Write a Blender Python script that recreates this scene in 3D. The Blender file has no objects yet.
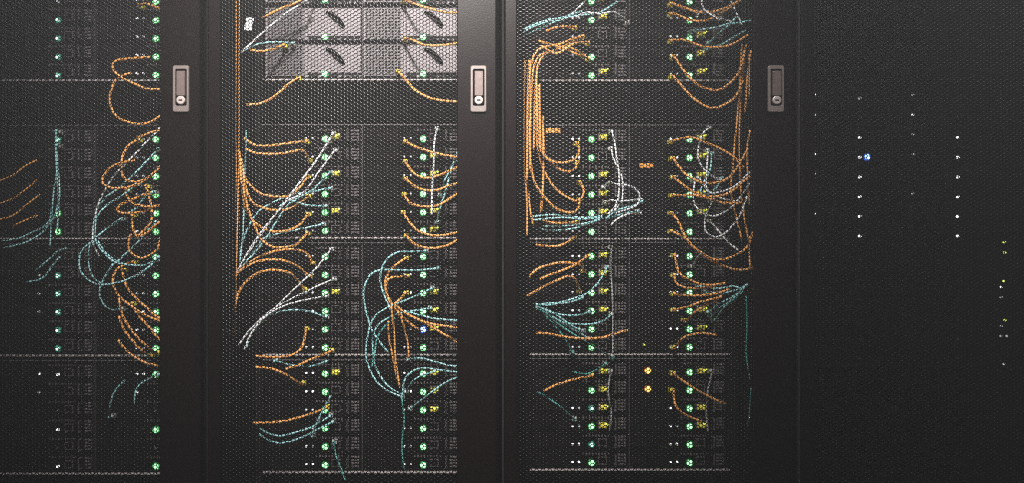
import bpy, math, random
import numpy as np
from mathutils import Vector
random.seed(7)
SC = bpy.context.scene
COL = SC.collection

# ------------------------------------------------------------------ camera
S = 0.00202            # metres per photo pixel on the plane of the cabinet doors
DIST = 1.85            # camera to doors
PX, PY = 462.0, 241.5  # principal point of the (cropped) photograph
ZC = 0.95
EQ = 0.20              # servers stand this far behind the door fronts
cam_d = bpy.data.cameras.new('camera')
cam = bpy.data.objects.new('camera', cam_d); COL.objects.link(cam)
cam.location = (0, -DIST, ZC); cam.rotation_euler = (math.pi/2, 0, 0)
cam_d.sensor_width = 36.0
cam_d.lens = (DIST/S)/1024*36.0
cam_d.shift_x = (512-PX)/1024
cam_d.shift_y = 0.0
cam_d.clip_start = 0.02
SC.camera = cam

def at(px, py, y):
    """photo pixel + real depth -> place in the room"""
    k = S*(DIST+y)/DIST
    return Vector(((px-PX)*k, y, ZC+(PY-py)*k))
E = S*(DIST+EQ)/DIST   # metres per pixel on the server fronts

# ------------------------------------------------------------------ world: dark room, thin haze added to lift its blacks
W = bpy.data.worlds.new('world'); SC.world = W; W.use_nodes = True
nt = W.node_tree; nt.nodes.clear()
wo = nt.nodes.new('ShaderNodeOutputWorld')
bg = nt.nodes.new('ShaderNodeBackground'); bg.inputs[0].default_value = (0, 0, 0, 1)
vs = nt.nodes.new('ShaderNodeVolumeScatter')
vs.inputs['Color'].default_value = (1, 1, 1, 1)
vs.inputs['Density'].default_value = 0.050
vs.inputs['Anisotropy'].default_value = 0.55
nt.links.new(bg.outputs[0], wo.inputs['Surface'])
nt.links.new(vs.outputs[0], wo.inputs['Volume'])

# light levels of the lamps (the fixtures are built further down)
SPOT_W, SPOT_HALF = 1000.0, 23.5
SPOT_POS = (-0.10, -1.75, 2.42)
SPOT_AIM = (-0.14, 0.10, 1.22)
FILL_W = 29.0  # each of the added ceiling lamps that brighten the haze

vw = SC.view_settings
vw.view_transform = 'Standard'; vw.look = 'None'; vw.gamma = 1; vw.exposure = 0.0
vw.use_curve_mapping = False
SC.cycles.filter_width = 1.1
SC.cycles.use_denoising = False

# ------------------------------------------------------------------ materials
def mat(name, col, rough=0.5, metal=0.0, spec=0.5, vary=0.12, scale=40.0, bump=0.0, emit=None, estr=0.0):
    m = bpy.data.materials.new(name); m.use_nodes = True
    t = m.node_tree; b = t.nodes['Principled BSDF']
    b.inputs['Roughness'].default_value = rough
    b.inputs['Metallic'].default_value = metal
    b.inputs['Specular IOR Level'].default_value = spec
    n = t.nodes.new('ShaderNodeTexNoise'); n.inputs['Scale'].default_value = scale; n.inputs['Detail'].default_value = 3
    tc = t.nodes.new('ShaderNodeTexCoord'); t.links.new(tc.outputs['Object'], n.inputs['Vector'])
    r = t.nodes.new('ShaderNodeValToRGB')
    lo = tuple(max(0, c*(1-vary)) for c in col)+(1,); hi = tuple(min(1, c*(1+vary)) for c in col)+(1,)
    r.color_ramp.elements[0].position = 0.35; r.color_ramp.elements[0].color = lo
    r.color_ramp.elements[1].position = 0.65; r.color_ramp.elements[1].color = hi
    t.links.new(n.outputs['Fac'], r.inputs[0]); t.links.new(r.outputs[0], b.inputs['Base Color'])
    if bump:
        bp = t.nodes.new('ShaderNodeBump'); bp.inputs['Strength'].default_value = bump; bp.inputs['Distance'].default_value = 0.001
        t.links.new(n.outputs['Fac'], bp.inputs['Height']); t.links.new(bp.outputs[0], b.inputs['Normal'])
    if emit:
        b.inputs['Emission Color'].default_value = tuple(emit)+(1,); b.inputs['Emission Strength'].default_value = estr
    return m
M = {
 'paint':   mat('dark_brown_powder_coat', (0.0030, 0.0014, 0.0016), 0.30, 0, 0.135, 0.18, 300, 0.12),
 'sheet':   mat('perforated_steel', (0.0022, 0.0020, 0.0020), 0.25, 0, 0.20, 0.12, 60),
 'black':   mat('black_steel', (0.0025, 0.0025, 0.0025), 0.8, 0, 0.0),
 'rail':    mat('zinc_rail', (0.010, 0.009, 0.009), 0.6, 0, 0.02),
 'node':    mat('dark_server_metal', (0.0040, 0.0035, 0.0036), 0.6, 0, 0.01),
 'carrier': mat('charcoal_plastic', (0.0075, 0.0064, 0.0066), 0.6, 0, 0.02),
 'ear':     mat('grey_plastic', (0.115, 0.102, 0.107), 0.5, 0, 0.2),
 'alu':     mat('bright_aluminium', (0.46, 0.43, 0.43), 0.45, 0.1),
 'silver':  mat('silver_fascia', (0.215, 0.193, 0.204), 0.5, 0.1, 0.5, 0.08, 90),
 'mesh2':   mat('grey_grille', (0.10, 0.092, 0.096), 0.5, 0.1),
 'chrome':  mat('satin_handle_metal', (0.125, 0.105, 0.097), 0.36, 0.3, 0.5, 0.06, 200),
 'lever':   mat('brushed_lever_metal', (0.085, 0.062, 0.056), 0.42, 0.3, 0.5, 0.10, 160),
 'lock':    mat('bright_lock_metal', (0.30, 0.26, 0.245), 0.35, 0.3, 0.5, 0.05, 200),
 'trim':    mat('bare_steel_edge', (0.032, 0.030, 0.029), 0.35, 0.3, 0.5, 0.08, 50),  # lighter tone stands for the highlight on the door edge
 'hole':    mat('keyhole_black', (0.006, 0.006, 0.006), 0.8),
 'orange':  mat('orange_cable_jacket', (0.84, 0.39, 0.105), 0.45, 0, 0.5, 0.10, 30),
 'cyan':    mat('pale_cyan_cable_jacket', (0.36, 0.72, 0.74), 0.4, 0, 0.5, 0.10, 30),
 'teal':    mat('teal_cable_jacket', (0.10, 0.40, 0.37), 0.4, 0, 0.5, 0.10, 30),
 'white':   mat('white_cable_jacket', (0.78, 0.82, 0.84), 0.4, 0, 0.5, 0.06, 30),
 'grey':    mat('grey_cable_jacket', (0.30, 0.30, 0.30), 0.5),
 'yellow':  mat('yellow_plastic', (0.88, 0.78, 0.10), 0.45),
 'plug':    mat('clear_grey_plug', (0.45, 0.46, 0.44), 0.3),
 'label':   mat('orange_sticker', (0.78, 0.33, 0.06), 0.6),
 'floor':   mat('dark_floor_tile', (0.03, 0.03, 0.03), 0.6, 0, 0.3, 0.1, 6),
 'wall':    mat('dark_wall_paint', (0.03, 0.03, 0.031), 0.8, 0, 0.2, 0.05, 4),
 'fixture': mat('white_fixture_metal', (0.6, 0.6, 0.6), 0.5),
 'diff':    mat('lamp_diffuser', (0.8, 0.8, 0.8), 0.5, 0, 0.5, 0.02, 5, 0, (1, 0.97, 0.93), 1.0),
 'led_g':   mat('green_led', (0.5, 0.9, 0.55), 0.3, emit=(0.36, 1.0, 0.44), estr=1.7),
 'glow_g':  mat('green_light_pipe', (0.03, 0.25, 0.06), 0.4, emit=(0.03, 0.50, 0.11), estr=0.30),  # halo of LED light, built as a dim glowing ring
 'led_t':   mat('teal_white_led', (0.6, 0.9, 0.8), 0.3, emit=(0.55, 1.0, 0.85), estr=1.7),
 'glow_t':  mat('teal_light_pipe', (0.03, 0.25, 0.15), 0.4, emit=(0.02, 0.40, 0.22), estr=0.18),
 'led_w':   mat('white_led', (0.9, 0.9, 0.9), 0.3, emit=(0.95, 0.95, 1.0), estr=1.5),
 'led_d':   mat('dim_white_led', (0.6, 0.6, 0.6), 0.3, emit=(0.9, 0.9, 1.0), estr=0.35),
 'led_y':   mat('amber_led', (0.9, 0.7, 0.2), 0.3, emit=(1.0, 0.62, 0.12), estr=2.6),
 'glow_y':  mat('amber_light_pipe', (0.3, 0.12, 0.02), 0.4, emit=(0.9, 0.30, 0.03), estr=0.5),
 'led_l':   mat('lime_led', (0.8, 0.9, 0.2), 0.3, emit=(0.75, 0.9, 0.12), estr=1.2),
 'led_b':   mat('blue_led', (0.4, 0.6, 1), 0.3, emit=(0.38, 0.62, 1.0), estr=2.6),
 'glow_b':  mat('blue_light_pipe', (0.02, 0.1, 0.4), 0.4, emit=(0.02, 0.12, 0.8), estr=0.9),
 'led_off': mat('unlit_led', (0.05, 0.06, 0.05), 0.3),
}

# ------------------------------------------------------------------ mesh builder
class MB:
    def __init__(s): s.v = []; s.f = []
    def box(s, x0, x1, y0, y1, z0, z1, c=0.0):
        """box, its front (low y) edges chamfered by c"""
        b = len(s.v)
        if c <= 0:
            s.v += [(x0,y0,z0),(x1,y0,z0),(x1,y0,z1),(x0,y0,z1),(x0,y1,z0),(x1,y1,z0),(x1,y1,z1),(x0,y1,z1)]
            s.f += [tuple(b+i for i in q) for q in ((0,1,2,3),(5,4,7,6),(4,0,3,7),(1,5,6,2),(3,2,6,7),(4,5,1,0))]
        else:
            loops = [[(x0+c,y0,z0+c),(x1-c,y0,z0+c),(x1-c,y0,z1-c),(x0+c,y0,z1-c)],
                     [(x0,y0+c,z0),(x1,y0+c,z0),(x1,y0+c,z1),(x0,y0+c,z1)],
                     [(x0,y1,z0),(x1,y1,z0),(x1,y1,z1),(x0,y1,z1)]]
            s.loops(loops, True, True)
        return s
    def loops(s, loops, cap0=False, cap1=False):
        n = len(loops[0]); b = len(s.v)
        for l in loops: s.v += [tuple(p) for p in l]
        for k in range(len(loops)-1):
            for i in range(n):
                j = (i+1) % n
                s.f.append((b+k*n+i, b+(k+1)*n+i, b+(k+1)*n+j, b+k*n+j))
        if cap0: s.f.append(tuple(b+i for i in range(n)))
        if cap1: s.f.append(tuple(b+(len(loops)-1)*n+i for i in range(n-1, -1, -1)))
        return s
    def disc(s, cx, cz, prof, n=12):
        """revolved round the y axis; prof = [(radius, y), ...] front to back"""
        lp = [[(cx+r*math.cos(2*math.pi*i/n), y, cz+r*math.sin(2*math.pi*i/n)) for i in range(n)] for r, y in prof]
        return s.loops(lp, True, True)
    def tube(s, pts, r, n=7):
        P = [Vector(p) for p in pts]
        lp = []
        t0 = (P[1]-P[0]).normalized()
        a = t0.cross(Vector((0.3, 1, 0.1))).normalized()
        for i, p in enumerate(P):
            t = (P[min(i+1, len(P)-1)]-P[max(i-1, 0)]).normalized()
            a = (a-t*a.dot(t)).normalized(); b = t.cross(a)
            lp.append([p+(a*math.cos(2*math.pi*k/n)+b*math.sin(2*math.pi*k/n))*r for k in range(n)])
        return s.loops(lp, True, True)
    def mesh(s, name, m, smooth=False):
        me = bpy.data.meshes.new(name); me.from_pydata(s.v, [], s.f); me.update()
        me.materials.append(M[m])
        if smooth: me.polygons.foreach_set('use_smooth', [True]*len(me.polygons))
        return me

def put(name, me, parent=None, loc=(0, 0, 0)):
    o = bpy.data.objects.new(name, me); COL.objects.link(o); o.location = loc
    if parent: o.parent = parent
    return o
def empty(name, loc=(0, 0, 0), parent=None):
    o = bpy.data.objects.new(name, None); COL.objects.link(o); o.location = loc; o.empty_display_size = 0.05
    if parent: o.parent = parent
    return o
def tag(o, label, cat, group=None):
    o['label'] = label; o['category'] = cat
    if group: o['group'] = group
    return o
def struct(o): o['kind'] = 'structure'; return o

# ------------------------------------------------------------------ the room
RX0, RX1, RY0, RY1, RH = -3.0, 3.2, -2.6, 1.9, 2.7
struct(put('floor', MB().box(RX0, RX1, RY0, RY1, -0.1, 0).mesh('floor', 'floor')))
struct(put('ceiling', MB().box(RX0, RX1, RY0, RY1, RH, RH+0.1).mesh('ceiling', 'wall')))
struct(put('wall_back', MB().box(RX0, RX1, RY1, RY1+0.1, 0, RH).mesh('wall_back', 'wall')))
struct(put('wall_front', MB().box(RX0, RX1, RY0-0.1, RY0, 0, RH).mesh('wall_front', 'wall')))
struct(put('wall_left', MB().box(RX0-0.1, RX0, RY0, RY1, 0, RH).mesh('wall_left', 'wall')))
struct(put('wall_right', MB().box(RX1, RX1+0.1, RY0, RY1, 0, RH).mesh('wall_right', 'wall')))

def spotlight():
    t = empty('ceiling_spotlight', SPOT_POS)
    d = Vector(SPOT_AIM)-Vector(SPOT_POS)
    q = d.to_track_quat('-Z', 'Y'); t.rotation_mode = 'QUATERNION'; t.rotation_quaternion = q
    n = 20; ring = lambda r, z: [(r*math.cos(2*math.pi*i/n), r*math.sin(2*math.pi*i/n), z) for i in range(n)]
    put('housing', MB().loops([ring(.06, -.01), ring(.066, -.01), ring(.066, .10), ring(.03, .13), ring(.0285, .128), ring(.05, .09), ring(.06, -.01)]).mesh('housing', 'fixture', True), t)
    L = bpy.data.lights.new('spot_lamp', 'SPOT'); L.energy = SPOT_W; L.color = (1.0, 0.93, 0.89)
    L.spot_size = math.radians(2*SPOT_HALF); L.spot_blend = 1.0; L.shadow_soft_size = 0.10
    lo = bpy.data.objects.new('spot_lamp', L); COL.objects.link(lo); lo.parent = t; lo.location = (0, 0, -0.02)
    v = q @ Vector((0, 0, 0.12))
    a = Vector(SPOT_POS)+v
    st = put('stem', MB().tube([(a.x, a.y, a.z-0.005), (a.x, a.y, (a.z+RH)/2), (a.x, a.y, RH)], 0.012, 10).mesh('stem', 'fixture'))
    st.parent = t; st.matrix_parent_inverse = (__import__('mathutils').Matrix.LocRotScale(Vector(SPOT_POS), q, None)).inverted()
    tag(t, 'small white ceiling spotlight aimed at the second cabinet', 'spotlight')
spotlight()
for k, (x, nm) in enumerate(((-1.5, 'above the leftmost cabinet'), (0.1, 'above the middle of the aisle'), (1.7, 'above the rightmost cabinet'))):
    t = empty('ceiling_panel_light', (x, -0.95, RH))  # unseen lamps, added to light the haze from above
    put('frame', MB().loops([[(-.32,-.32,0),(.32,-.32,0),(.32,.32,0),(-.32,.32,0)], [(-.32,-.32,-.03),(.32,-.32,-.03),(.32,.32,-.03),(-.32,.32,-.03)],
        [(-.29,-.29,-.03),(.29,-.29,-.03),(.29,.29,-.03),(-.29,.29,-.03)], [(-.29,-.29,0),(.29,-.29,0),(.29,.29,0),(-.29,.29,0)]]).mesh('frame', 'fixture'), t)
    put('diffuser', MB().box(-.29, .29, -.29, .29, -.018, -.012).mesh('diffuser', 'diff'), t)
    L = bpy.data.lights.new('panel_lamp', 'AREA'); L.shape = 'SQUARE'; L.size = 0.56; L.energy = FILL_W; L.color = (1, 1, 1)
    lo = bpy.data.objects.new('panel_lamp', L); COL.objects.link(lo); lo.parent = t; lo.location = (0, 0, -.022)
    tag(t, 'dimmed square ceiling panel light ' + nm, 'light', 'ceiling panel lights')

# ------------------------------------------------------------------ cabinets
PITCH = 297*S                         # 0.60 m
CX = [(352+297*(i-1)-PX)*S for i in range(4)]
CAB_H, CAB_D = 2.05, 1.06
DOOR_L, DOOR_R = -145*S, 145*S        # door edges about the cabinet's centre
DZ0, DZ1 = 0.09, 2.03
OX0, OX1, OZ0, OZ1 = -132*S, 105*S, 0.16, 1.96   # perforated opening
CABNAME = ['leftmost cabinet', 'second cabinet from left', 'third cabinet from left', 'rightmost cabinet']

def perforated():
    v = 3.81*S; dx = v*math.sqrt(3)/2; R = v/math.sqrt(3); k = 0.80
    xs = np.arange(OX0-dx, OX1+dx*1.01, dx); nz = int((OZ1-OZ0+0.02)/v)+1
    cen = []
    for i, x in enumerate(xs):
        z0 = OZ0-0.01+(v/2 if i % 2 else 0)
        cen.append(np.stack([np.full(nz, x), z0+v*np.arange(nz)], 1))
    cen = np.concatenate(cen); n = len(cen)
    ang = np.radians(np.arange(6)*60)
    hx = np.stack([np.cos(ang), np.sin(ang)], 1)*R
    outer = cen[:, None, :]+hx[None]; inner = cen[:, None, :]+hx[None]*k
    key = np.round(outer.reshape(-1, 2)*1e5/4).astype(np.int64)
    uq, first, inv = np.unique(key, axis=0, return_index=True, return_inverse=True)
    inv = inv.reshape(n, 6); ov = outer.reshape(-1, 2)[first]; no = len(ov)
    y0, y1 = 0.0065, 0.0080
    V = np.concatenate([np.stack([ov[:, 0], np.full(no, y0), ov[:, 1]], 1),
                        np.stack([inner[..., 0].ravel(), np.full(n*6, y0), inner[..., 1].ravel()], 1),
                        np.stack([inner[..., 0].ravel(), np.full(n*6, y1), inner[..., 1].ravel()], 1)])
    a = no+np.arange(n*6).reshape(n, 6); b = a+n*6
    j = (np.arange(6)+1) % 6
    F = np.concatenate([np.stack([inv, inv[:, j], a[:, j], a], 2).reshape(-1, 4), np.stack([a, a[:, j], b[:, j], b], 2).reshape(-1, 4)])
    me = bpy.data.meshes.new('perforated_sheet')
    me.vertices.add(len(V)); me.vertices.foreach_set('co', V.astype(np.float32).ravel())
    me.loops.add(F.size); me.loops.foreach_set('vertex_index', F.astype(np.int32).ravel())
    me.polygons.add(len(F)); me.polygons.foreach_set('loop_start', (np.arange(len(F))*4).astype(np.int32))
    me.update(calc_edges=True); me.validate(); me.materials.append(M['sheet'])
    return me

def rrect(x0, x1, z0, z1, r, y, n=4):
    out = []
    for cx, cz, a0 in ((x1-r, z1-r, 0), (x0+r, z1-r, 90), (x0+r, z0+r, 180), (x1-r, z0+r, 270)):
        for i in range(n+1):
            a = math.radians(a0+90*i/n); out.append((cx+r*math.cos(a), y, cz+r*math.sin(a)))
    return out

def build_cabinet_meshes():
    hw = PITCH/2-0.002
    G = {}
    G['side_panel'] = MB().box(-0.003, 0.003, 0.03, CAB_D, 0.02, CAB_H).mesh('side_panel', 'black')
    G['roof_panel'] = MB().box(-hw, hw, 0.03, CAB_D, CAB_H-0.02, CAB_H+0.005).mesh('roof_panel', 'black')
    G['base'] = MB().box(-hw, hw, 0.03, CAB_D, 0, 0.08).mesh('base', 'black')
    G['back_panel'] = MB().box(-hw, hw, CAB_D-0.012, CAB_D+0.002, 0.08, CAB_H-0.02).mesh('back_panel', 'black')
    b = MB()
    z = 0.10; zs = [0.08]
    b.box(-0.006, 0.006, EQ+0.006, EQ+0.045, 0.08, CAB_H-0.02)
    rail = b
    for k in range(44):
        zz = 0.10+k*0.04445
        rail.box(-0.004, 0.004, EQ+0.0035, EQ+0.008, zz+0.006, zz+0.016)
    G['mounting_rail'] = rail.mesh('mounting_rail', 'rail')
    G['frame_post'] = MB().box(-0.022, 0.022, 0.030, 0.062, 0.08, CAB_H-0.02, 0.003).mesh('frame_post', 'black')
    def rect(x0, x1, z0, z1, y): return [(x0,y,z0),(x1,y,z0),(x1,y,z1),(x0,y,z1)]
    L, R = DOOR_L, DOOR_R
    lp = [rect(L, R, DZ0, DZ1, 0.028), rect(L, R, DZ0, DZ1, 0.0045), rect(L+.0012, R-.0012, DZ0+.0012, DZ1-.0012, 0.0018),
          rect(L+.0035, R-.0035, DZ0+.0035, DZ1-.0035, 0.0), rect(OX0-.002, OX1+.002, OZ0-.002, OZ1+.002, 0.0),
          rect(OX0, OX1, OZ0, OZ1, 0.0012), rect(OX0, OX1, OZ0, OZ1, 0.0062), rect(OX0-.008, OX1+.008, OZ0-.008, OZ1+.008, 0.010), rect(OX0-.008, OX1+.008, OZ0-.008, OZ1+.008, 0.028), rect(L, R, DZ0, DZ1, 0.028)]
    lp = [l[::-1] for l in lp]
    G['door'] = MB().loops(lp).mesh('door', 'paint')
    G['edge_trim'] = MB().loops([[(L-.0036, .016, z), (L-.0030, .008, z), (L-.0004, .0046, z), (L-.0004, .016, z)] for z in (DZ0+.004, DZ1-.004)], True, True).mesh('edge_trim', 'trim')  # thin lighter strip added as the edge's vertical highlight
    G['perforated_sheet'] = perforated()
    # swing handle: plate with a window, lever in it, key lock below
    hx = (181.4-55)*S; hz = ZC+(PY-89)*S
    f = lambda px: hx+(px-181.4)*S
    g = lambda py: ZC+(PY-py)*S
    m = MB()
    o = lambda d, y: rrect(f(173.4)+d, f(189.4)-d, g(112.4)+d, g(65.8)-d, 0.004, y)
    w = lambda d, y: rrect(f(176.0)-d, f(187.2)+d, g(106.0)-d, g(69.5)+d, 0.003, y)
    m.loops([l[::-1] for l in (o(0, 0.0005), o(0, -0.004), o(0.0012, -0.0055), w(0.0008, -0.0055), w(0, -0.0045), w(0, 0.0005))])
    G['handle_plate'] = m.mesh('handle_plate', 'chrome')
    G['handle_recess'] = MB().loops([w(-0.0002, -0.0010)[::-1], w(-0.0002, 0.0005)[::-1]], True).mesh('handle_recess', 'black')
    m = MB()
    lv = lambda d, y: rrect(f(177.4)+d, f(186.2)-d, g(96.6)+d, g(71.4)-d, 0.002, y)
    m.loops([l[::-1] for l in (lv(0.0, -0.001), lv(0, -0.0075), lv(0.0012, -0.009))], False, False)
    b0 = len(m.v); q = lv(0.0012, -0.009)[::-1]; m.v += q; m.f.append(tuple(range(b0, b0+len(q)))[::-1])
    G['handle_lever'] = m.mesh('handle_lever', 'lever')
    cx, cz = f(181.7), g(100.6)
    G['lock_cylinder'] = MB().disc(cx, cz, [(0.0072, -0.0085), (0.0086, -0.0075), (0.0086, -0.001)], 20).mesh('lock_cylinder', 'lock')
    G['keyhole'] = MB().box(cx-0.0036, cx+0.0036, -0.0092, -0.0083, cz-0.0014, cz+0.0014).mesh('keyhole', 'hole')
    G['hinge'] = MB().box(L-0.006, L+0.001, 0.008, 0.026, -0.03, 0.03, 0.001).mesh('hinge', 'black')
    return G
G = build_cabinet_meshes()
def cabinet(i):
    t = empty('server_cabinet', (CX[i], 0, 0))
    for s in (-1, 1): put('side_panel', G['side_panel'], t, (s*(PITCH/2-0.0055), 0, 0))
    for n in ('roof_panel', 'base', 'back_panel'): put(n, G[n], t)
    for s in (-1, 1):
        put('frame_post', G['frame_post'], t, (s*(PITCH/2-0.026), 0, 0))
        for y in (0, 0.62): put('mounting_rail', G['mounting_rail'], t, (s*0.2335, y, 0))
    d = put('door', G['door'], t)
    for n in ('perforated_sheet', 'edge_trim', 'handle_plate', 'handle_recess', 'handle_lever', 'lock_cylinder', 'keyhole'): put(n, G[n], d)
    for z in (0.30, 1.05, 1.80): put('hinge', G['hinge'], d, (0, 0, z))
    tag(t, ['black server cabinet at the far left, its perforated door partly cut off',
            'second server cabinet, behind whose mesh door bright silver units stand on top',
            'third server cabinet, with thick orange cable bundles along both door edges',
            'unlit black server cabinet at the far right with sparse white and blue lights'][i], 'cabinet', 'row of server cabinets')
    return t
for i in range(4): cabinet(i)

# ------------------------------------------------------------------ servers
NW = 98*E                      # half-width server
ECX = [(363+267.3*(i-1)-PX)*E for i in range(4)]
def led_mesh(name, r, m, ring=None):
    p = [(r*0.45, -0.0045), (r*0.8, -0.0038), (r, -0.0018), (r, 0.003)]
    return MB().disc(0, 0, p, 12).mesh(name, m, True)
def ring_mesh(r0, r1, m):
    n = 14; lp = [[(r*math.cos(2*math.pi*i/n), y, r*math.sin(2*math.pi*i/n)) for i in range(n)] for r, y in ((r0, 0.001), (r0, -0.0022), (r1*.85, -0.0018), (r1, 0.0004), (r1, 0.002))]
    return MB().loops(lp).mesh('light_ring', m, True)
LED = {}
for c in 'gtwdylb': LED[c] = led_mesh('power_light', {'g': 0.0066, 't': 0.0042, 'y': 0.0060, 'b': 0.0060}.get(c, 0.0030), 'led_'+c)
LED['o'] = led_mesh('power_light', 0.0040, 'led_off')
LEDS = {c: led_mesh('status_light', 0.0024, 'led_'+c) for c in 'wdyl'}; LEDS['o'] = led_mesh('status_light', 0.0020, 'led_off')
RING = {c: ring_mesh(0.0043 if c == 't' else 0.0067 if c == 'g' else 0.0061, 0.0080 if c == 't' else 0.0086, 'glow_'+c) for c in 'gtyb'}  # glow spilling round each LED, put into an emissive ring

def node_meshes(h, silver=False, ear='ear'):
    w = NW-0.0024; N = {}
    N['body'] = MB().box(0, w, 0.004, 0.60, 0.0008, h-0.0008).mesh('server_body', 'silver' if silver else 'node')
    bezel = MB()
    bezel.box(0, w, 0.0, 0.006, 0.0008, 0.0040, 0.0006); bezel.box(0, w, 0.0, 0.006, h-0.0036, h-0.0008, 0.0006)
    bezel.box(w-0.0035, w, 0.0, 0.006, 0.004, h-0.0036)
    N['bezel'] = bezel.mesh('bezel', 'carrier')
    if silver:
        g = MB(); gw, gz0, gz1 = 38*E, 0.006, h-0.006
        g.box(0.004, gw, -0.002, 0.004, gz0, gz0+0.003); g.box(0.004, gw, -0.002, 0.004, gz1-0.003, gz1)
        for k in range(12):
            x = 0.004+k*(gw-0.007)/11; g.box(x, x+0.003, -0.002, 0.004, gz0, gz1)
        for k in range(1, 10):
            z = gz0+k*(gz1-gz0)/10; g.box(0.004, gw, -0.0012, 0.003, z-0.0011, z+0.0011)
        N['drive_grille'] = g.mesh('drive_grille', 'mesh2')
        f = MB(); x0, x1 = 42.5*E, w-0.002
        f.box(x0, x1, -0.003, 0.004, 0.012, h-0.007, 0.0015)
        N['fascia'] = f.mesh('fascia', 'silver')
        N['vent_slot'] = [MB().box(a*E, b*E, -0.0015, 0.006, 0.0045, 0.0105).mesh('vent_slot', 'hole') for a, b in ((44, 53), (64, 73), (76, 79), (81, 84), (86, 89), (91, 94))]
        l = MB(); a = 62*E; zz = h*0.62
        l.tube([(a, -0.003, zz+0.014), (a+0.012, -0.013, zz+0.010), (a+0.026, -0.016, zz-0.002), (a+0.034, -0.013, zz-0.012), (a+0.037, -0.003, zz-0.018)], 0.0042, 6)
        N['lever'] = l.mesh('lever', 'black', True)
    else:
        for q in (0, 1):
            d = MB(); x0 = (1.5+q*17.5)*E; x1 = x0+16.3*E
            d.box(x0, x1, -0.003, 0.005, 0.0055, h-0.0055, 0.0012)
            for k in range(4):
                z = 0.010+k*(h-0.020)/3.0; d.box(x0+0.004, x1-0.012, -0.0042, -0.002, z-0.0012, z+0.0012)
            N['drive_carrier%d' % q] = d.mesh('drive_carrier', 'carrier')
        g = MB()
        for a in range(3):
            for b in range(5): g.disc(38.2*E+a*0.0055, 0.020+(b-2)*0.0062+(0.003 if a % 2 else 0), [(0.0016, -0.0006), (0.0022, 0.0006), (0.0022, 0.005)], 6)
        N['vent_stud'] = g.mesh('vent_grille', 'rail')
        p = MB(); x = 70.8*E
        n = lambda e, y: [(x-0.0085-e, y, 0.010-e), (x+0.0085+e, y, 0.010-e), (x+0.0085+e, y, 0.024+e), (x-0.0085-e, y, 0.024+e)][::-1]
        p.loops([n(0.0016, 0.005), n(0.0016, -0.0012), n(0, -0.0012), n(0, 0.004)])
        N['network_port'] = p.mesh('network_port', ear)
        cr = MB()
        for k in range(9): cr.box((51+k*3.1)*E, (52.6+k*3.1)*E, -0.0022, 0.005, h-0.0105, h-0.0065, 0.0006)
        N['contact_row'] = cr.mesh('contact_row', ear)
        e = MB(); xa, xb = 83*E, 94*E
        e.tube([(xa, 0.004, 0.008), (xa, -0.013, 0.0085), (xa, -0.014, h-0.0095), (xa, 0.004, h-0.009)], 0.0022, 6)
        N['pull_handle'] = e.mesh('pull_handle', ear, False)
        s = MB()
        for k in range(4): s.box(xa+0.007, xb, -0.0025, 0.005, 0.0075+k*(h-0.018)/3.3, 0.0075+k*(h-0.018)/3.3+0.0042, 0.0008)
        N['latch'] = s.mesh('release_latch', ear)
        y = MB(); y.box(x-0.0075, x+0.0075, -0.014, 0.003, 0.0105, 0.0215, 0.002); y.box(x-0.003, x+0.004, -0.020, -0.013, 0.0125, 0.0185, 0.001)
        N['yellow_plug'] = y.mesh('yellow_plug', 'yellow')
    return N

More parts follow.
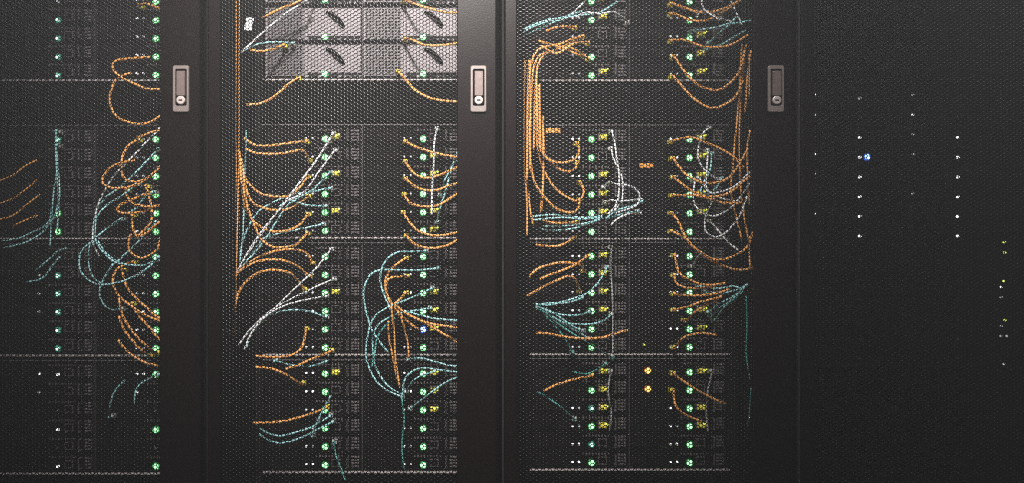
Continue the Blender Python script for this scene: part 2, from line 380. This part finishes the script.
ORD = ['topmost', 'second', 'third', 'fourth', 'fifth', 'sixth', 'seventh', 'eighth']
CHN = {'A': 'top chassis', 'B': 'second chassis', 'C': 'third chassis', 'D': 'bottom chassis'}
def chn(i, key): return {'B': 'upper chassis', 'C': 'lower chassis'}[key] if i == 3 else CHN[key]
CHAS_CACHE = {}
NODES = {}
def chassis(i, key, y_top, pitch, rows, silver=False, leds=None, dx=0.0, lip='alu', ledz=0.30):
    """y_top: pixel of the upper edge of the first row; leds[side][row] = 'main,statusA,statusB,drive,yellow?'"""
    h = pitch*E; H = rows*h
    z1 = ZC+(PY-y_top)*E; z0 = z1-H
    x0 = ECX[i]-NW+dx
    t = empty('server_chassis', (x0, EQ, z0))
    ck = (round(H, 4), silver, lip)
    if ck not in CHAS_CACHE:
        w = 2*NW; c = {}
        c['bottom_lip'] = MB().box(-0.004, w+0.004, -0.007, 0.60, -0.0048, -0.0012, 0.0006).mesh('bottom_lip', lip)
        c['top_lip'] = MB().box(-0.004, w+0.004, -0.005, 0.60, H+0.0012, H+0.0038, 0.0006).mesh('top_lip', 'mesh2' if lip == 'alu' else lip)
        c['side_wall'] = MB().box(-0.0040, -0.0012, -0.001, 0.60, -0.0012, H+0.0012).mesh('side_wall', 'black')
        c['divider'] = MB().box(NW-0.0013, NW-0.0002, -0.0085, 0.60, -0.0012, H+0.0012).mesh('divider', 'mesh2' if lip == 'alu' else lip)
        m = MB(); m.box(-0.020, -0.004, -0.001, 0.002, 0.0, H)
        c['mounting_ear'] = m.mesh('mounting_ear', 'carrier')
        CHAS_CACHE[ck] = c
    c = CHAS_CACHE[ck]
    put('bottom_lip', c['bottom_lip'], t); put('top_lip', c['top_lip'], t); put('divider', c['divider'], t)
    put('side_wall', c['side_wall'], t); put('side_wall', c['side_wall'], t, (2*NW+0.0052, 0, 0))
    put('mounting_ear', c['mounting_ear'], t); put('mounting_ear', c['mounting_ear'], t, (2*NW+0.024, 0, 0))
    tag(t, '%s server chassis shell with %s front lip, %s of the %s' % ('silver' if silver else 'black', 'bright' if lip == 'alu' else 'black', chn(i, key), CABNAME[i]), 'chassis', 'server chassis in the cabinets')
    nk = (round(h, 4), silver, lip)
    if nk not in NODES: NODES[nk] = node_meshes(h, silver, 'ear' if lip == 'alu' else 'carrier')
    N = NODES[nk]
    for side in (0, 1):
        for r in range(rows):
            spec = (leds or {}).get((side, r), 'gddo-')
            s = empty('server', (x0+side*(NW)+0.0004, EQ, z1-(r+1)*h))
            put('server_body', N['body'], s); put('bezel', N['bezel'], s)
            if silver:
                put('drive_grille', N['drive_grille'], s); put('fascia', N['fascia'], s); [put('vent_slot', q, s) for q in N['vent_slot']]; put('lever', N['lever'], s)
                pl = put('power_light', LED[spec[0]], s, (60*E, -0.0030, 0.0105))
            else:
                for q in (0, 1): put('drive_carrier', N['drive_carrier%d' % q], s)
                for n in ('vent_stud', 'contact_row', 'network_port', 'pull_handle', 'latch'): put(N[n].name.split('.')[0], N[n], s)
                pl = put('power_light', LED[spec[0]], s, (60*E, 0.0, h*ledz))
                if spec[1] != '-': put('status_light', LEDS[spec[1]], s, (41*E, 0.001, h*0.33))
                if spec[2] != '-': put('status_light', LEDS[spec[2]], s, (47.5*E, 0.001, h*0.33))
                if spec[3] not in 'o-':
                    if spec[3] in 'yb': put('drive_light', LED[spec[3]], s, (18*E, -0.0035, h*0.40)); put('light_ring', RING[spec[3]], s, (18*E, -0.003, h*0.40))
                    else: put('drive_light', LEDS[spec[3]], s, (14*E, -0.0042, h*0.45))
                if spec[4] == 'y': put('yellow_plug', N['yellow_plug'], s); put('link_light', LEDS['l'], s, (74.5*E, -0.0155, 0.0200))
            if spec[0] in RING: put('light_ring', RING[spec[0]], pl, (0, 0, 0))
            nm = {'g': 'green', 't': 'teal', 'w': 'white', 'd': 'faint white', 'o': 'no', 'y': 'amber', 'b': 'blue', 'l': 'lime'}[spec[0]]
            tag(s, '%s server with %s power light, %s in %s column, %s, %s' % (
                'silver' if silver else 'dark', nm, ORD[r], ('left', 'right')[side], chn(i, key), CABNAME[i]), 'server', 'half-width servers in the cabinets')
    return t

def specs(d):
    """'L': ['gwdoy', ...] -> dict"""
    out = {}
    for side, k in enumerate('LR'):
        for r, s in enumerate(d[k]): out[(side, r)] = s
    return out
# leftmost cabinet
chassis(0, 'A', -12.6, 18.4, 5, False, ledz=0.215, leds= specs({'L': ['doooo', 'tooo-', 'tooo-', 'tooo-', 'tooo-'], 'R': ['gwdo-']*5}))
chassis(0, 'B', 126.8, 18.4, 6, False, specs({'L': ['tooo-', 'oooo-', 'oooo-', 'oooo-', 'gooo-', 'gooo-'], 'R': ['gddo-', 'gddoy', 'gddo-', 'gddoy', 'gddo-', 'gwdo-']}))
chassis(0, 'C', 244.8, 18.2, 6, False, specs({'L': ['oooo-', 'tdoo-', 'tdoo-', 'tdoo-', 'tooo-', 'tooo-'], 'R': ['gddo-', 'gddo-', 'gddo-', 'gdwo-', 'gwdo-', 'gwdo-']}))
chassis(0, 'D', 361.6, 18.4, 6, False, specs({'L': ['wwoo-', 'odoo-', 'oooo-', 'wooo-', 'oooo-', 'wooo-'], 'R': ['gwwo-', 'owoo-', 'oooo-', 'gooo-', 'oooo-', 'gooo-']}))
# second cabinet
chassis(1, 'A', -31.6, 36.8, 3, True)
chassis(1, 'B', 126.0, 18.4, 6, False, specs({'L': ['gddoy', 'gddo-', 'gddoy', 'gddo-', 'gddoy', 'gddo-'], 'R': ['gddo-', 'gddoy', 'gddoy', 'gddo-', 'gddoy', 'gddoy']}))
chassis(1, 'C', 244.0, 18.2, 6, False, specs({'L': ['gddo-', 'gddo-', 'gddoy', 'gwwo-', 'gwdo-', 'gwwo-'], 'R': ['gddo-', 'gddo-', 'gdwoy', 'gddoy', 'bddoy', 'gwdo-']}))
chassis(1, 'D', 360.8, 18.3, 6, False, specs({'L': ['gwwoy', 'gwwo-', 'gddo-', 'gddo-', 'gwdo-', 'gwwo-'], 'R': ['gwdoy', 'gwwoy', 'gddoy', 'gwdo-', 'gwdo-', 'gwdo-']}))
# third cabinet
chassis(2, 'A', -12.6, 18.4, 5, False, ledz=0.215, dx=-0.002, leds= specs({'L': ['gddoy', 'gddoy', 'oddo-', 'gddo-', 'gddoy'], 'R': ['gddo-', 'gddo-', 'gddoy', 'gddoy', 'gddoy']}))
chassis(2, 'B', 126.4, 18.5, 6, False, dx=-0.002, leds= specs({'L': ['gwdoy', 'gdwo-', 'gwwoy', 'gwdoy', 'gddoy', 'gddo-'], 'R': ['gwdoy', 'gwwoy', 'gddoy', 'gddoy', 'gddoy', 'gddo-']}))
chassis(2, 'C', 243.6, 18.2, 6, False, dx=-0.002, leds= specs({'L': ['gwwoy', 'gwdoy', 'gwwoy', 'gwdoy', 'gddo-', 'gddo-'], 'R': ['gwwo-', 'gwwo-', 'gwwo-', 'gwwoy', 'gwwoy', 'gwwl-']}))
chassis(2, 'D', 359.6, 18.1, 6, False, dx=-0.002, leds= specs({'L': ['ooooy', 'goooy', 'twdoy', 'gwdoy', 'twwo-', 'gwwo-'], 'R': ['gooyy', 'gwoy-', 'gwooy', 'gwdoy', 'gwwo-', 'gwwo-']}))
# rightmost cabinet: sparse lights
chassis(3, 'B', 84.4, 19.7, 8, False, specs({'L': ['doow-', 'ooow-', 'wooo-', 'woow-', 'wood-', 'wooo-', 'woow-', 'wooo-'], 'R': ['oood-', 'ooow-', 'wood-', 'wood-', 'woo--', 'wood-', 'wooo-', 'wooo-']}), lip='carrier')
chassis(3, 'C', 247.0, 19.6, 6, False, specs({'L': ['oooo-']*6, 'R': ['oooo-']*6}), lip='carrier')

def single_led(name, px, py, c, label, ring=True):
    p = at(px, py, EQ-0.004)
    return p
# small blue light beside a white one in the rightmost cabinet
t = empty('indicator_lamp', at(867, 157, EQ)+Vector((0, -0.0005, 0)))
put('lens', LED['b'], t); put('bezel_ring', RING['b'], t)  # glowing ring is the lamp's halo
tag(t, 'small blue indicator lamp on a server in the rightmost cabinet', 'light')

# blanking panels between the top and second chassis
bm_ = MB()
bw = 0.2413
bm_.box(-bw+0.011, bw-0.011, 0.0, 0.004, 0.001, 0.0430, 0.0008)
BL = bm_.mesh('panel', 'black')
SCR = MB().disc(0, 0, [(0.002, -0.002), (0.003, -0.001), (0.003, 0.002)], 8).mesh('screw', 'rail')
for i in range(3):
    for k in range(2):
        t = empty('blanking_panel', (ECX[i], EQ-0.0010, ZC+(PY-121.2)*E+k*0.0445))
        put('panel', BL, t)
        for sx in (-1, 1): put('screw', SCR, t, (sx*(bw-0.017), 0, 0.022))
        tag(t, 'plain black blanking panel, %s of two above second chassis, %s' % (('lower', 'upper')[k], CABNAME[i]), 'panel', 'blanking panels')

# orange stickers
STK = MB().box(-0.016, 0.016, -0.0012, 0.0, -0.005, 0.005, 0.0006).mesh('label_sticker', 'label')
for (px, py, lab) in ((553, 130.5, 'orange sticker left of the topmost server in the third cabinet'), (646.5, 165.5, 'orange sticker on right server column of the third cabinet')):
    tag(put('label_sticker', STK, None, at(px, py, EQ-0.0045)), lab, 'sticker', 'orange stickers')
# white paper tag on the orange bundle
tg = MB().box(-0.008, 0.008, -0.001, 0.0, -0.014, 0.014, 0.0004).mesh('cable_tag', 'white')
o = put('cable_tag', tg, None, at(249, 24, 0.105)); o.rotation_euler = (0, math.radians(12), 0)
tag(o, 'white paper tag beside the orange bundle in the second cabinet', 'tag')

# power strip with tiny lights in the rightmost cabinet
p = at(1004, 290, EQ-0.024)
t = empty('power_strip', (p.x, p.y, 0.082))
m = MB().box(-0.020, 0.020, 0.0, 0.020, 0.0, 1.75, 0.003); put('housing', m.mesh('housing', 'black'), t)
SK = MB().box(-0.013, 0.013, -0.002, 0.002, -0.009, 0.009, 0.001).mesh('socket', 'carrier')
for k in range(24): put('socket', SK, t, (0.0, 0, 0.06+k*0.07))
for (dx, py, c) in ((0, 242, 'l'), (0.5, 252.5, 'l'), (0, 281, 'l'), (-3, 287, 'w'), (-3, 297, 'd'), (0.5, 320, 'l'), (-3, 326, 'd'), (-3, 336, 'd'), (3, 336, 'd'), (0, 364, 'd')):
    q = at(1004+dx, py, EQ-0.026); put('status_light', LEDS[c], t, (q.x-p.x, -0.0022, q.z-0.082))
tag(t, 'tall black power strip with tiny yellow lights inside the rightmost cabinet', 'power strip')

# ------------------------------------------------------------------ cables
# code, ends (n = plugged into a server, s = runs into the side bundle, f = hangs near the door, x = passes out of view), pixel path
CAB = {}
CAB[0] = '''
o sx 160,89 148,89 135,84 122,78 114,71 113,64 118,60 135,58 150,57
o sx 164,112 155,120 142,124 128,122 117,117 111,107 110,95 114,83 120,76 132,73
o ns 137,140 128,146 122,158 121,170 126,180 140,181 152,175 164,162
o ss 166,160 155,172 138,184 125,187.5 112,188 103,184 103,177 110,168 121,163 135,160
o ns 149,193 133,199 120,205 117,210 122,213 140,212 158,206 168,202
o ns 125,190 130,201 140,205.5 150,206.5 166,205
o ns 146,186 150,200 152,214 150,224 142,232 137,238
o ns 132,215 133,228 137,236 146,233 156,225 167,215
o ss 131,234 128,245 131,253 140,258 150,255 158,248 161,236
o ns 132,262 118,268 113,279 116,292 126,302 140,312 152,318 166,322
o ns 122,270 127,287 137,299 147,308 156,316 168,322
o ns 131,304 140,317 150,328 157,337 168,345
o sn 119,298 122,314 130,328 140,340 149,348 156,353
o sn 119,316 123,328 132,340 141,350 150,356
o sx 118,340 126,350 135,357 144,362 158,366
o sx 137,138 146,134 156,131 168,128
o ns 139,5 148,4 156,7 168,12
w ns 160,129 148,140 137,152 125,164 113,177 105,190 98,205 93.5,225 93,243 99,256
c ns 158,149 143,165 130,178 116,190 104,199 97,212 95,230 94,246
c ns 136,184 123,195 107,205 98,215 94,225 95.5,240 103,252 115,262 130,265
c ns 121,219 110,226 100,234 90,243 82,250 79,260 81,272 90,281 100,285
c ss 90,243 88,258 91,273 96,280 104,284
c sn 98,241 105,252 118,262 131,265 144,265 157,260
c sn 113,264 106,275 100.5,286 100,297 105,306 112,310 120,309
c sn 99,285 110,284 123,281 137,275 150,266 158,257
c nf 153,192 143,199 137,207 128,213
c nf 156,222 145,234 134,246 121,258 113,265
c ns 56,131 55.5,150 57,172 58.5,200 57.5,232
c ns 56,145 58,170 59.5,195 56,212 51,222 44,227
c sx 52,206 50,220 43,227 33,232 20,238 2,241
c sx 52,214 47,227 38,236 24,243 4,248
c ss 57,170 54,190 52,210 51,232 50,246
c sx 60,257 53,265 46,275 38,280 26,282
c sx 66,248 57,252 46,262 36,270
p xx 37,160 25,166 12,176 -8,183
p xx 37,180 25,190 12,199 -8,206
p xx 40,194 25,206 12,216 -8,221
p xx 38,215 26,220 12,226
c sn 125,380 118,387 112,397 110,408 110,417
c ns 157,375 148,379 140,384 135,393 134,404
'''
CAB[1] = '''
p ss 236,-30 236,60 235.5,120 236,180 233,250 231,345
p ss 239.5,-30 239,60 239,130 238,200 236,280 234,350
p ss 233,-30 234,40 232.5,140 233,230 230,300 228,345
c ss 224,-30 225,60 224,130 223,200 224,250
c ss 246,130 245,180 243,230 240,262
o xx 263,17 280,9 299,1 312,-8
w nf 317,-7 304,2 285,14 262,33 246,48 241,52
c sn 241,52 258,44 275,42 292,43
o sn 250,50 265,51 284,45
o sn 246,105 262,103 275,96 286,86 298,78
o sn 244,138 255,145 270,145.5 290,143 306,141
o sn 246,149 256,153 275,154 290,152 302,150 309,160
o sn 241,158 245,178 252,187 262,194 275,196.5 288,196 299,188 308,176
o sn 242,168 247,192 253,203 261,207 273,210 287,209 300,203 308,196
o sn 239,150 243,195 249,215 258,225 270,231 285,231 299,225 308,214
o sn 241,178 248,208 256,229 263,241 273,247 286,247 297,244 307,233
w nf 333,133 318,158 300,182 284,204 264,228 248,252 237,272
w nf 329,141 312,166 293,191 277,212 260,236 243,260
c ns 330,172 311,191 295,194 276,201 258,212 246,232 240,254
c ns 323,224 305,228 285,232 270,236 259,243 250,256 240,270
c nf 325,206 306,205 290,200 280,206
w nf 335,150 320,170 304,192 288,200
c ns 330,188 308,193 290,203 276,222 262,244 244,264
o ns 312,263 308,254 297,249.5 284,249.5 268,253 250,262 236,272 230,286 229,312 229,350
o ns 309,276 300,268 286,261 271,259.5 256,262 241,270 233,282 231,310 232,345
o ns 304,289 298,281 290,273 277,270 263,271 250,278 241,288 236,301 233,322 231,350
w ns 331,249 318,266 306,278 290,293 275,308 260,320 248,332 238,346
w ns 334,279 315,287 297,296 280,305 264,316 250,330 240,343
w ns 326,296 310,299 296,302 281,307 266,316 252,332 244,350
c ns 326,317 312,312 300,310 288,310 275,313 262,321 250,336 247,348
o nf 306,329 303,345 296,353 285,356.5 270,357 255,356
o nf 331,351 312,359 298,365 286,369
o nf 302,384 296,381 289,376 280,371.5 268,368 255,367
o nf 326,408 310,414 297,418 285,421 270,422.5 253,423
c nf 330,416 312,427 300,431 290,434 280,436 270,434 262,430 256,425
c nf 332,422 316,430 303,437 290,441.5 278,443 268,440 259,434
c nf 275,361 284,363 296,366 312,366 327,361
c sn 331,395 323,410 316,425 312,436
t nf 334,443 336,456 341,468 345,480
o ns 398,71 406,80 415,90 425,96 438,100 457,101.5 474,101
o ns 403,-1 415,4 428,8 445,12 466,13
o ns 405,38 415,41 425,45 445,45 468,41
o ns 405,141 412,145 425,150 440,154 457,157 470,158
o ns 405,161 411,170 418,176 428,178 440,175 453,169 468,162
o ns 405,178 414,186 425,190 437,190 448,186 466,180
o ns 404,194 410,203 420,206 430,206.5 441,204 455,195 468,188
o ns 403,212 408,220 417,230 430,235 445,235 466,230
o ns 406,235 412,242 422,247 435,248 448,245 458,239 466,228
w ns 437,128 434,145 433.5,165 432,195 432,215
c sn 458,151 452,167 447,186 441,206 437,222
c sn 459,158 450,170 444,182 440,195
c ns 426,251 410,251.5 398,252 388,258 382,268 380,280 383,292 388,304 394,318
c ns 438,268 420,270 400,270 380,270 370,275 364,288 364,300 367,315 371,328 379,341 388,352
o nf 406,258 397,264 389,272 385,282 387,295 393,305 401,315 412,325 421,331
o nf 407,276 396,277 388,279 386,289 389,300 396,309
o nf 406,293 399,300 394,306 400,316
c nf 432,288 420,294 406,300 395,304 385,309 375,316 370,326 367,340 366,356 370,370 377,382 388,391 403,397
c nf 430,308 412,311 400,313 388,318 378,325 373,336 373,350 375,365 383,380 393,390 404,395
t sf 395,318 384,327 377,338 375,352 372,366
o ss 388,321 389,338 392,353 395,368 398,384
o ss 391,305 394,330 395,352 397,370 400,388
o ss 400,314 405,330 408,345 409,358
o ss 394,303 405,313 420,320 432,324 446,326 470,330
o ss 398,308 411,316 426,323 442,333 466,347
c ss 404,311 420,315 432,318 446,319.5 468,321
c ss 403,396 404,381 412,371 424,368 440,370 466,373
c ns 406,392 414,380 426,374 436,371
c nf 410,409 424,398 440,386 450,380 466,375
c ns 408,360 420,358 436,362 452,366 468,366
t ns 402,398 404,420 402,445 404,470
'''
CAB[2] = '''
c sf 520,34 535,26 550,21 564,17 582,11
c sf 519,37 540,29 557,21 575,16 600,12 618,1
c sf 522,30 538,23 552,19 566,18
w ff 569,16 578,8 585,1 592,-8
w nf 628,22 614,12 600,14 586,12 576,18
o sn 527,180 528,110 529,80 532,60 538,50 548,46 560,44 572,39 583,36
o sn 530,170 531,100 533,70 540,55 552,52 562,47 576,41
o sn 534,150 536,80 542,57 556,50 570,48 584,55
o sn 546,31 553,28 562,26.5 575,27
o fn 539,41 552,45 563,48 576,54 588,58
o fn 541,46 553,53 561,52 573,44 588,42
o ss 525,60 524,110 524,160 527,205 527,236
o ss 529,60 527,120 527,170 529,200 533,226
o ns 577,143 579,150 576,158 568,162 558,162.5 548,159 541,150 538,130 536,80
o ns 578,162 575,169 568,171.5 560,169 550,162 543,152 540,130 539,84
o ns 580,182 584,190 582,197 575,200.5 565,196 555,188 548,178 542,165 537,140 535,90
o ns 580,199 578,208 574,212 565,212 553,206 543,195 535,183 531,165 529,120
o ns 542,118 544,150 543,180 541,212
o ns 578,222 562,223 550,222.5 542,219
c sf 531,217 545,215 560,215 575,217 590,217.5 602,216
c sf 533,220 548,218.5 565,217.5 580,219 600,218
c sf 543,226 560,226 575,225 590,222 602,217
c sf 541,229 555,230.5 570,229 585,225 600,219
c fn 606,218 620,209 633,206 642,201
c fn 607,219 622,214 638,211
w fn 611,225 617,219 628,214 640,213
w nf 612,131 615,145 617,160 619,175 619,190 616,205 608,214
w nf 611,148 614,160 620,172 623,183 622,200 614,211
w nf 604,187 609,182 616,184 628,185 637,190 640,197 637,205 628,209 616,213
w nf 606,202 612,200 620,201 632,200 642,199
w ff 620,192 616,206 609,214
o ns 584,271 580,265 572,263 560,262.5 548,265 537,269 529,277
o ns 588,256 581,261 573,266 563,270 552,274 540,279
o ns 580,292 577,284 574,278 568,276 560,279 548,284 536,291 527,296
o nf 575,237 568,242 558,246 546,246 536,245
c nf 607,267 600,280 590,291 578,297 565,301 550,305 536,304
c fn 536,305 551,303 566,303 582,298
c fn 536,306 550,312 565,315 578,315 590,312
c fn 536,306 548,313 560,321 574,324 590,324 603,321 612,314
c fn 536,307 552,317 570,327 590,339
t fn 536,307 546,316 556,327 566,340 573,353
t fn 540,309 560,325 585,341 613,358
c fn 537,307 548,310 560,317 572,326 584,331
o fs 536,333 548,333.5 560,336 575,338 590,338.5 605,337 614,334 628,330
g nf 611,247 610.5,268 612,290 613,310 613,330 613,354
o nf 592,376 580,378 568,381 556,385 544,391
t nf 575,420 562,408 548,398 538,392
t nf 606,364 596,370 586,374 574,372
g nf 611,372 608,390 611,410 610,430
o ns 672,3 685,8 698,12 712,12 725,8 744,-2
o ns 672,13 685,18 695,21 708,20 722,13 733,6 748,-6
w xf 701,-8 703,8 710,14 719,20
w xf 727,-8 735,10 742,25
w fs 697,17 703,10 712,13 722,19 734,22
c ns 692,31 705,29 718,27 727,24 738,23 752,20
c ns 710,42 720,32 728,26 736,17
c ns 707,49 722,44 735,36 746,30
o ns 672,40 685,40 695,44 706,47 720,47 733,44 748,35
o ns 674,56 682,68 690,78 700,86 712,90 722,89 732,81 740,70 745,50
o ns 673,76 682,86 692,97 703,105 713,108 724,105 736,96 743,80
o ss 742,44 740,80 738,110 735,140 733,165 731,190 735,212 742,240
o ss 746,44 742,80 740,110 739,150 741,190 745,222 750,245
o ss 749,55 749,97
o ss 751,50 747,80 746,96 745,112
o ss 750,130 747,150 748,178 749,205
o ns 672,141 680,139 690,137 700,140 712,145 725,151 735,158 744,168
o ns 673,158 680,168 688,176 700,182 714,183 728,178 738,166 748,148
o ns 674,177 682,184 692,191 705,196 720,196 733,190 750,176
o ns 673,195 685,195.5 695,195 710,199 725,203 742,203
w ns 711,127 703,133 699,145 698,157 703,168 712,176 724,182
w ns 708,150 707,165 706,185 709,193 720,192 735,186 750,172
w ns 695,181 693,195 696,207 705,214 715,216 728,210 738,200 750,183
w ns 713,200 706,215 705,226 707,233 715,237 724,234 733,225 741,213 747,196
w ns 699,178 706,188 714,195 728,200 742,202
c ns 722,178 716,188 708,194 700,190
w nf 710,221 718,230 726,240 738,250
c ns 712,153 710,170 704,182 700,192
o ns 672,213 678,221 683,232 690,243 700,252 713,259 725,259 738,254 748,246 753,232
o ns 672,231 685,238 692,246 703,255 717,263 730,268 742,270 756,267
o ss 749,236 749,252 750,268
o ns 675,255 677,267 681,275 690,280 700,284 712,285 726,283
o ns 674,275 678,285 690,288 702,288 716,286
o ns 675,294 690,295.5 705,295 718,293 730,289
o ns 674,310 690,306 700,302 713,299 722,296
o ns 686,321 695,312 705,306 717,300
o ns 675,348 682,339 690,335 702,333 717,335
c ns 700,286 720,288.5 732,286 744,289
c nf 706,292 722,293 736,290 748,284
c nf 715,320 725,306 735,297 744,288
c nf 709,312 720,303 732,297 746,286
t nf 712,316 722,306 733,300 743,292
w nf 692,266 697,258 702,252
o ns 674,374 685,382 697,390 710,397 726,404
o ns 673,391 675,404 681,412 692,418 702,421
g nf 712,372 708,390 706,412 708,432
t ss 746,296 747,325 746,352 750,380
t ss 751,388 749.5,410 748,426
'''
def catmull(P, step):
    out = []
    n = len(P)
    if n == 2: P = [P[0], (P[0]+P[1])/2, P[1]]; n = 3
    Q = [P[0]*2-P[1]]+P+[P[-1]*2-P[-2]]
    for i in range(1, n):
        a, b, c, d = Q[i-1], Q[i], Q[i+1], Q[i+2]
        m = max(2, int((c-b).length/step))
        for k in range(m):
            u = k/m
            out.append(0.5*((2*b)+(c-a)*u+(2*a-5*b+4*c-d)*u*u+(3*b-a-3*c+d)*u**3))
    out.append(P[-1]); return out
PLUG = {}
for k in ('yellow', 'plug'):
    PLUG[k] = MB().box(-0.0052, 0.0052, -0.020, 0.0, -0.0042, 0.0042, 0.0012).mesh('connector', k)
BOOT = MB().disc(0, 0, [(0.0026, -0.031), (0.0040, -0.020), (0.0040, -0.018)], 8)
COLN = {'o': 'orange', 'p': 'thin orange', 'c': 'pale cyan', 't': 'dark teal', 'w': 'white', 'g': 'grey'}
CM = {'o': 'orange', 'p': 'orange', 'c': 'cyan', 't': 'teal', 'w': 'white', 'g': 'grey'}
RAD = {'o': 0.0028, 'p': 0.0019, 'c': 0.0021, 't': 0.0019, 'w': 0.0020, 'g': 0.0022}
DEP = {'s': 0.105, 'f': 0.085, 'x': 0.12}
records = []
JITS = [0.0, 0.012, -0.012, 0.024, -0.024, 0.034, -0.034, 0.044, -0.043, 0.052, 0.018, -0.018, 0.006, -0.006, 0.030, -0.030]
for ci in (0, 1, 2):
    laid = np.zeros((0, 3), np.float32)
    for line in CAB[ci].strip().splitlines():
        w = line.split(); code, ends = w[0], w[1]
        pts = [tuple(float(c) for c in q.split(',')) for q in w[2:]]
        n = len(pts); best = None
        for jit in JITS:                     # lay each cable in the depth where it clears the others
            d0 = EQ-0.026 if ends[0] == 'n' else max(DEP[ends[0]]+jit, 0.072)
            d1 = EQ-0.026 if ends[1] == 'n' else max(DEP[ends[1]]+jit, 0.072)
            dm = 0.115+jit; P = []
            for i, (px, py) in enumerate(pts):
                u = i/(n-1)
                if u < 0.3: s_ = u/0.3; s_ = s_*s_*(3-2*s_); d = d0+(dm-d0)*s_
                elif u > 0.7: s_ = (1-u)/0.3; s_ = s_*s_*(3-2*s_); d = d1+(dm-d1)*s_
                else: d = dm
                P.append(at(px, py, d))
            A = np.array([tuple(p) for p in catmull(P, 0.008)], np.float32)
            gap = 1.0 if not len(laid) else float(np.sqrt((np.abs(((A**2).sum(1)[:, None]+(laid**2).sum(1)[None]-2*A@laid.T))).min()))
            if best is None or min(gap, 0.008) > best[0]: best = (min(gap, 0.008), P, A)
        P = best[1]; laid = np.concatenate([laid, best[2]]) if len(laid) else best[2]
        mean_x = sum(p[0] for p in pts)/n; mean_y = sum(p[1] for p in pts)/n
        bun = ends == 'ss' and abs(pts[0][0]-pts[-1][0]) < 22
        records.append(dict(ci=ci, code=code, ends=ends, P=P, pts=pts, mx=mean_x, my=mean_y, bun=bun))
# labels: colour, what it does, which cabinet, counted among its own kind
def nth(k, n):
    names = ['first', 'second', 'third', 'fourth', 'fifth', 'sixth', 'seventh', 'eighth', 'ninth', 'tenth', 'eleventh', 'twelfth', 'thirteenth', 'fourteenth', 'fifteenth', 'sixteenth', 'seventeenth', 'eighteenth']
    return names[k]
ZONES = [(82, 'beside top chassis'), (241, 'beside second chassis'), (357, 'beside third chassis'), (999, 'beside bottom chassis')]
groups = {}
for r in records:
    zone = next(z for y, z in ZONES if r['my'] < y)
    side = 'left' if r['mx'] < 363+267.3*(r['ci']-1)+5 else 'right'
    if r['bun']: zone = 'hanging straight down'
    r['key'] = (r['ci'], r['code'], side, zone)
    groups.setdefault(r['key'], []).append(r)
for k, rs in groups.items():
    ci, code, side, zone = k
    if zone.startswith('hanging'):
        rs.sort(key=lambda r: r['mx'])
        for q, r in enumerate(rs):
            r['label'] = ('%s cable hanging straight down, %s half of the %s' % (COLN[code], side, CABNAME[ci])) if len(rs) == 1 else \
                '%s from left of %s cables hanging down, %s half, %s' % (nth(q, len(rs)), COLN[code], side, CABNAME[ci])
    else:
        rs.sort(key=lambda r: r['my'])
        for q, r in enumerate(rs):
            xs = [p[0] for p in r['pts']]; ys = [p[1] for p in r['pts']]
            shp = 'looped' if max(abs(xs[0]-max(xs)), abs(xs[0]-min(xs))) > 1.35*abs(xs[0]-xs[-1])+4 else ('sagging' if max(ys) > max(ys[0], ys[-1])+4 else ('arched' if min(ys) < min(ys[0], ys[-1])-4 else 'slanting'))
            r['label'] = ('only %s cable %s, %s half of the %s' % (COLN[code], zone, side, CABNAME[ci])) if len(rs) == 1 else \
                '%s %s %s cable from top %s, %s half of %s' % (nth(q, len(rs)), shp, COLN[code], zone, side, CABNAME[ci])
            if len(rs) > 1: r['label'] = '%s %s cable from top, %s, %s, %s half, %s' % (nth(q, len(rs)), COLN[code], shp, zone, side, CABNAME[ci])
BOOTM = {c: None for c in CM}
for c in CM: BOOTM[c] = BOOT.mesh('strain_relief', CM[c], True)
for r in records:
    P = r['P']; ends = r['ends']; code = r['code']
    path = list(P)
    for e in (0, 1):
        if ends[e] == 'n':
            q = P[0] if e == 0 else P[-1]
            extra = Vector((q.x, EQ-0.004, q.z)) * 1.0
            if e == 0: path = [Vector((q.x, EQ-0.016, q.z))]+path
            else: path = path+[Vector((q.x, EQ-0.016, q.z))]
    root = min(path, key=lambda p: p.z).copy()
    t = empty('network_cable', root)
    put('cord', MB().tube([p-root for p in catmull(path, 0.010)], RAD[code]*(0.78 if r['bun'] else 1), 7).mesh('cord', CM[code], True), t)
    for e in (0, 1):
        if ends[e] == 'n':
            q = P[0] if e == 0 else P[-1]
            pl = put('connector', PLUG['yellow' if code == 'o' else 'plug'], t, (q.x-root.x, EQ-0.001-root.y, q.z-root.z))
            put('strain_relief', BOOTM[code], pl)
    tag(t, r['label'], 'cable', '%s network cables' % COLN[code])
